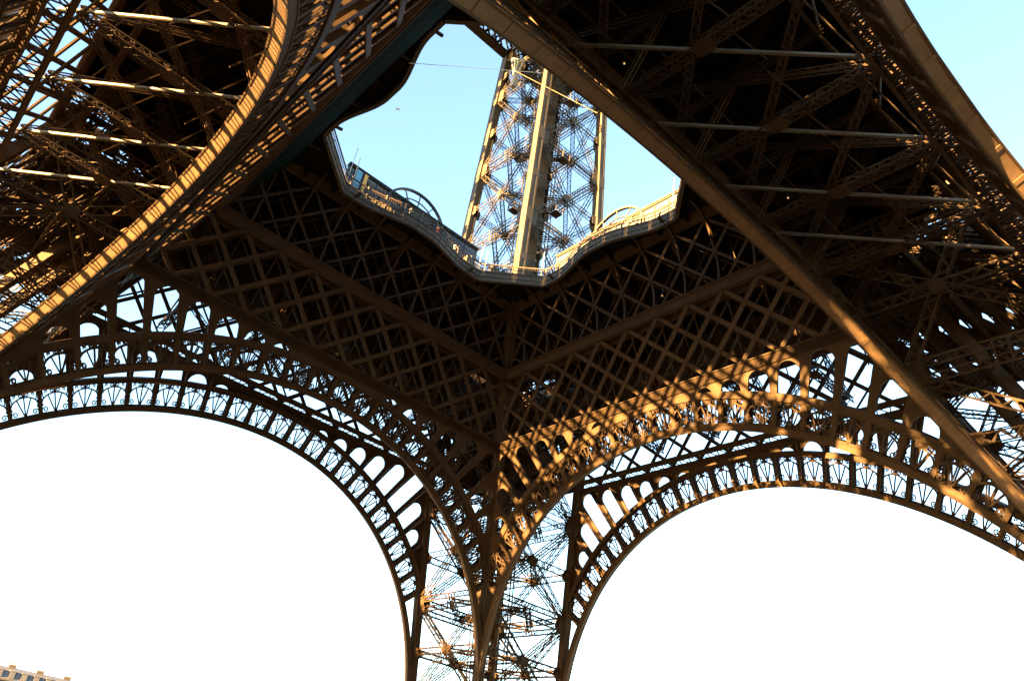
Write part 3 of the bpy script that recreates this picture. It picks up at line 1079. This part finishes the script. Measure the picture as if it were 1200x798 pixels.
def person(x, y, rz, shirt, pose, label):
    root = bpy.data.meshes.new('person')
    J = {'pel': (0, 0, 0.95, .15), 'abd': (0, 0, 1.12, .135), 'che': (0, 0.01, 1.32, .155), 'nek': (0, 0.02, 1.48, .058), 'hd1': (0, 0.035, 1.58, .085), 'hd2': (0, 0.03, 1.69, .088)}
    E_ = [('pel', 'abd'), ('abd', 'che'), ('che', 'nek'), ('nek', 'hd1'), ('hd1', 'hd2')]
    for s_, t in ((-1, 'l'), (1, 'r')):
        J['hip' + t] = (s_ * .10, 0, 0.9, .095); J['kne' + t] = (s_ * .11, 0.02, 0.48, .065); J['ank' + t] = (s_ * .11, -0.01, 0.09, .045); J['toe' + t] = (s_ * .12, 0.14, 0.045, .04)
        J['sho' + t] = (s_ * .19, 0, 1.40, .062)
        if pose == 0:
            J['elb' + t] = (s_ * .24, 0.12, 1.17, .045); J['wri' + t] = (s_ * .18, 0.34, 1.18, .033); J['han' + t] = (s_ * .16, 0.43, 1.19, .036)
        elif pose == 1:
            J['elb' + t] = (s_ * .25, 0.14, 1.25, .045); J['wri' + t] = (s_ * .09, 0.28, 1.50, .033); J['han' + t] = (s_ * .05, 0.30, 1.58, .036)
        else:
            J['elb' + t] = (s_ * .25, -0.03, 1.13, .045); J['wri' + t] = (s_ * .25, 0.05, 0.90, .033); J['han' + t] = (s_ * .24, 0.08, 0.82, .036)
        E_ += [('pel', 'hip' + t), ('hip' + t, 'kne' + t), ('kne' + t, 'ank' + t), ('ank' + t, 'toe' + t), ('che', 'sho' + t), ('sho' + t, 'elb' + t), ('elb' + t, 'wri' + t), ('wri' + t, 'han' + t)]
    ks = list(J)
    root.from_pydata([J[k][:3] for k in ks], [(ks.index(a), ks.index(b)) for a, b in E_], [])
    o = bpy.data.objects.new('person', root)
    col.objects.link(o)
    sk = o.modifiers.new('skin', 'SKIN')
    for i, k in enumerate(ks):
        root.skin_vertices[0].data[i].radius = (J[k][3], J[k][3])
    root.skin_vertices[0].data[0].use_root = True
    o.modifiers.new('sub', 'SUBSURF').levels = 1
    dg = bpy.context.evaluated_depsgraph_get()
    me = bpy.data.meshes.new_from_object(o.evaluated_get(dg))
    o.modifiers.clear()
    o.data = me
    me.materials.clear()
    for q in (SKIN, shirt, TROUS):
        me.materials.append(q)
    for p in me.polygons:
        c = p.center
        h = c.z
        hand = min((c - Vector(J[k][:3])).length for k in ('hanl', 'hanr'))
        p.material_index = 0 if (h > 1.49 or hand < 0.09) else (1 if h > 0.93 else 2)
        p.use_smooth = True
    hb = MB()
    for i in range(6):
        a0, a1 = i / 6 * PI * 0.55, (i + 1) / 6 * PI * 0.55
        for j in range(12):
            b0, b1 = j / 12 * 2 * PI, (j + 1) / 12 * 2 * PI
            def H(a, b):
                back = 0.03 * max(0, -math.sin(b))
                return Vector((0.098 * math.sin(a) * math.cos(b), 0.015 - back + 0.11 * math.sin(a) * math.sin(b), 1.665 + 0.125 * math.cos(a) + (0.05 if math.sin(b) > 0.3 and a > 1.2 else 0)))
            hb.face([H(a0, b0), H(a1, b0), H(a1, b1), H(a0, b1)])
    hb.build('hair', HAIRM, o, True)
    o.location = (x, y, 54.3)
    o.rotation_euler = (0, 0, rz)
    tag(o, label, 'person', 'visitors at the balustrade')
    return o
SH = [mat('shirt_' + n, c, 0.8, var=0.1) for n, c in (('red', (0.25, 0.03, 0.03)), ('white', (0.5, 0.48, 0.45)), ('blue', (0.03, 0.08, 0.25)), ('grey', (0.12, 0.12, 0.13)), ('tan', (0.3, 0.2, 0.11)), ('black', (0.02, 0.02, 0.025)))]
person(-13.6, 10.6, PI * 1.25, SH[2], 0, 'person in blue jacket leaning on the rail where the left balustrade begins')
person(-12.7, 11.6, PI * 1.2, SH[1], 1, 'person in white top raising a camera at the left corner rail')
person(-11.5, 12.9, PI * 1.3, SH[5], 0, 'person in black standing at the left corner rail nearest the dark pavilion')
person(-9.6, 14.8, PI * 1.1, SH[0], 2, 'person in red beside the tall white post')
person(-1.6, 13.5, PI, SH[3], 0, 'person in grey leaning on the rail under the half-round gable')
person(2.2, 13.7, PI, SH[0], 1, 'person in red looking through a camera under the half-round gable')
person(5.2, 14.3, PI, SH[1], 0, 'person in white leaning on the rail between gable and corner')
person(7.3, 14.9, PI * 0.95, SH[4], 2, 'person in tan coat at the right end of the dark pavilion')
person(10.3, 13.9, PI * 0.75, SH[5], 0, 'person in black leaning on the corner rail at the foot of the upper pier')
person(11.3, 12.9, PI * 0.75, SH[2], 1, 'person in blue taking a picture at the corner rail in front of the upper pier')
person(14.9, 7.6, PI * 0.5, SH[1], 0, 'person in white at the near end of the sunlit cream pavilion')
person(13.6, 1.2, PI * 0.5, SH[0], 0, 'person in red leaning on the rail below the sunlit gable')
person(14.1, -4.2, PI * 0.5, SH[3], 0, 'person in grey at the rail near the far end of the sunlit pavilion')

def lamp(p, label):
    r = tag(empty('work_lamp', p), label, 'lamp', 'small lit lamps under the deck')
    m = MB(); m.lathe((0, 0, 0.05), (0, 0, 0.3), 0.16, 0.07, 10); m.lathe((0, 0, 0.3), (0, 0, 0.9), 0.03, 0.03, 6); m.build('housing', FRAME, r)
    m = MB(); m.lathe((0, 0, -0.04), (0, 0, 0.048), 0.035, 0.05, 10)
    e = bpy.data.materials.get('lamp_glow')
    if not e:
        e = mat('lamp_glow', (0.8, 0.6, 0.3), 0.5, var=0)
        b = e.node_tree.nodes['Principled BSDF']
        b.inputs['Emission Color'].default_value = (1, 0.6, 0.2, 1)
        b.inputs['Emission Strength'].default_value = 0.06
    m.build('bulb', e, r)
lamp((-6.4, -20.9, 46.0), 'small lit lamp hanging in the dark bay beside the big overhead arch')
lamp((11.8, -22.0, 46.6), 'small lit lamp in the dark bay lower down toward the right pier')
lamp((17.4, -5.2, 47.7), 'small lit lamp on the middle chord of the sunlit side girder')

# ------------------------------------------------------------------ bird
m = MB()
c = Vector((0, 0, 0))
m.lathe((-0.17, 0, 0), (0.0, 0, 0.01), 0.015, 0.06, 8); m.lathe((0.0, 0, 0.01), (0.13, 0, 0.02), 0.06, 0.035, 8); m.lathe((0.13, 0, 0.02), (0.2, 0, 0.02), 0.035, 0.008, 8)
for sg in (-1, 1):
    m.hexa([(0.06, sg * 0.03, 0.03), (-0.08, sg * 0.03, 0.03), (-0.12, sg * 0.28, 0.16), (0.03, sg * 0.3, 0.18)], [(0.06, sg * 0.03, 0.045), (-0.08, sg * 0.03, 0.045), (-0.12, sg * 0.28, 0.17), (0.03, sg * 0.3, 0.19)])
    m.hexa([(0.03, sg * 0.3, 0.18), (-0.12, sg * 0.28, 0.16), (-0.2, sg * 0.5, 0.12), (-0.17, sg * 0.52, 0.12)], [(0.03, sg * 0.3, 0.19), (-0.12, sg * 0.28, 0.17), (-0.2, sg * 0.5, 0.127), (-0.17, sg * 0.52, 0.127)])
m.hexa([(-0.16, -0.03, 0), (-0.16, 0.03, 0), (-0.3, 0.07, 0), (-0.3, -0.07, 0)], [(-0.16, -0.03, 0.012), (-0.16, 0.03, 0.012), (-0.3, 0.07, 0.012), (-0.3, -0.07, 0.012)])
bd = m.build('bird', BIRDM)
bd.location = (-1.7, 25.3, 80.0); bd.rotation_euler = (0.5, 0.9, 1.0)
tag(bd, 'tiny dark bird flying in the open sky left of the upper pier', 'bird')

# ------------------------------------------------------------------ far apartment house, lower left
hb = tag(empty('apartment_house', (8.0, 252.0, 0), R_(-4)), 'distant sandstone apartment house with grey zinc roof at the lower left edge', 'building')
XA, XB, D2, H2 = -34.0, 41.0, 16.0, 19.6
m = MB(); m.box(XA, XB, 0, D2, 0, H2); m.build('wall', SAND, hb)
m = MB()
x0, x1 = XA, XB
m.box(x0 - 0.4, x1 + 0.4, -0.5, D2 + 0.4, H2 + 0.003, H2 + 0.45); m.box(x0 - 0.2, x1 + 0.2, -0.25, 0, 16.6, 16.95); m.build('cornice', SAND, hb)
m = MB()
m.hexa([(x0, 0, H2 + 0.45), (x1, 0, H2 + 0.45), (x1, D2, H2 + 0.45), (x0, D2, H2 + 0.45)], [(x0 + 1.4, 1.4, H2 + 3.2), (x1 - 1.4, 1.4, H2 + 3.2), (x1 - 1.4, D2 - 1.4, H2 + 3.2), (x0 + 1.4, D2 - 1.4, H2 + 3.2)])
m.hexa([(x0 + 1.4, 1.4, H2 + 3.2), (x1 - 1.4, 1.4, H2 + 3.2), (x1 - 1.4, D2 - 1.4, H2 + 3.2), (x0 + 1.4, D2 - 1.4, H2 + 3.2)], [(x0 + 4, 6, H2 + 4.2), (x1 - 4, 6, H2 + 4.2), (x1 - 4, D2 - 6, H2 + 4.2), (x0 + 4, D2 - 6, H2 + 4.2)])
rf = m.build('roof', ZINC, hb)
for i in range(9):
    x = x0 + 5 + i * 8.2
    m = MB(); m.box(x - 1.1, x + 1.1, 4.4, 5.6, H2 + 3.0, H2 + 4.9)
    for q in (-0.7, 0, 0.7):
        m.lathe((x + q, 5, H2 + 4.9), (x + q, 5, H2 + 5.5), 0.17, 0.14, 8)
    m.build('chimney', SAND, rf)
for i in range(21):
    x = x0 + 2 + i * 3.5
    if x > x1 - 1.5: break
    m = MB(); m.box(x - 0.75, x + 0.75, 0.05, 1.6, H2 + 0.8, H2 + 2.7); m.box(x - 0.95, x + 0.95, -0.05, 1.7, H2 + 2.7, H2 + 2.95); m.build('dormer', ZINC, rf)
for fl in range(5):
    for i in range(20):
        x = x0 + 2 + i * 3.5
        if x > x1 - 1.5: break
        z = 1.5 + fl * 3.9
        m = MB()
        for a, b, c_, d in ((x - 0.8, x + 0.8, z + 2.5, z + 2.7), (x - 0.8, x - 0.62, z, z + 2.5), (x + 0.62, x + 0.8, z, z + 2.5), (x - 0.05, x + 0.05, z, z + 2.5), (x - 0.95, x + 0.95, z - 0.2, z)):
            m.box(a, b, -0.14, -0.003, c_, d)
        f = m.build('window', WHITE, hb)
        m = MB(); m.box(x - 0.6, x + 0.6, -0.05, -0.004, z + 0.01, z + 2.49); m.build('pane', PANE, f)
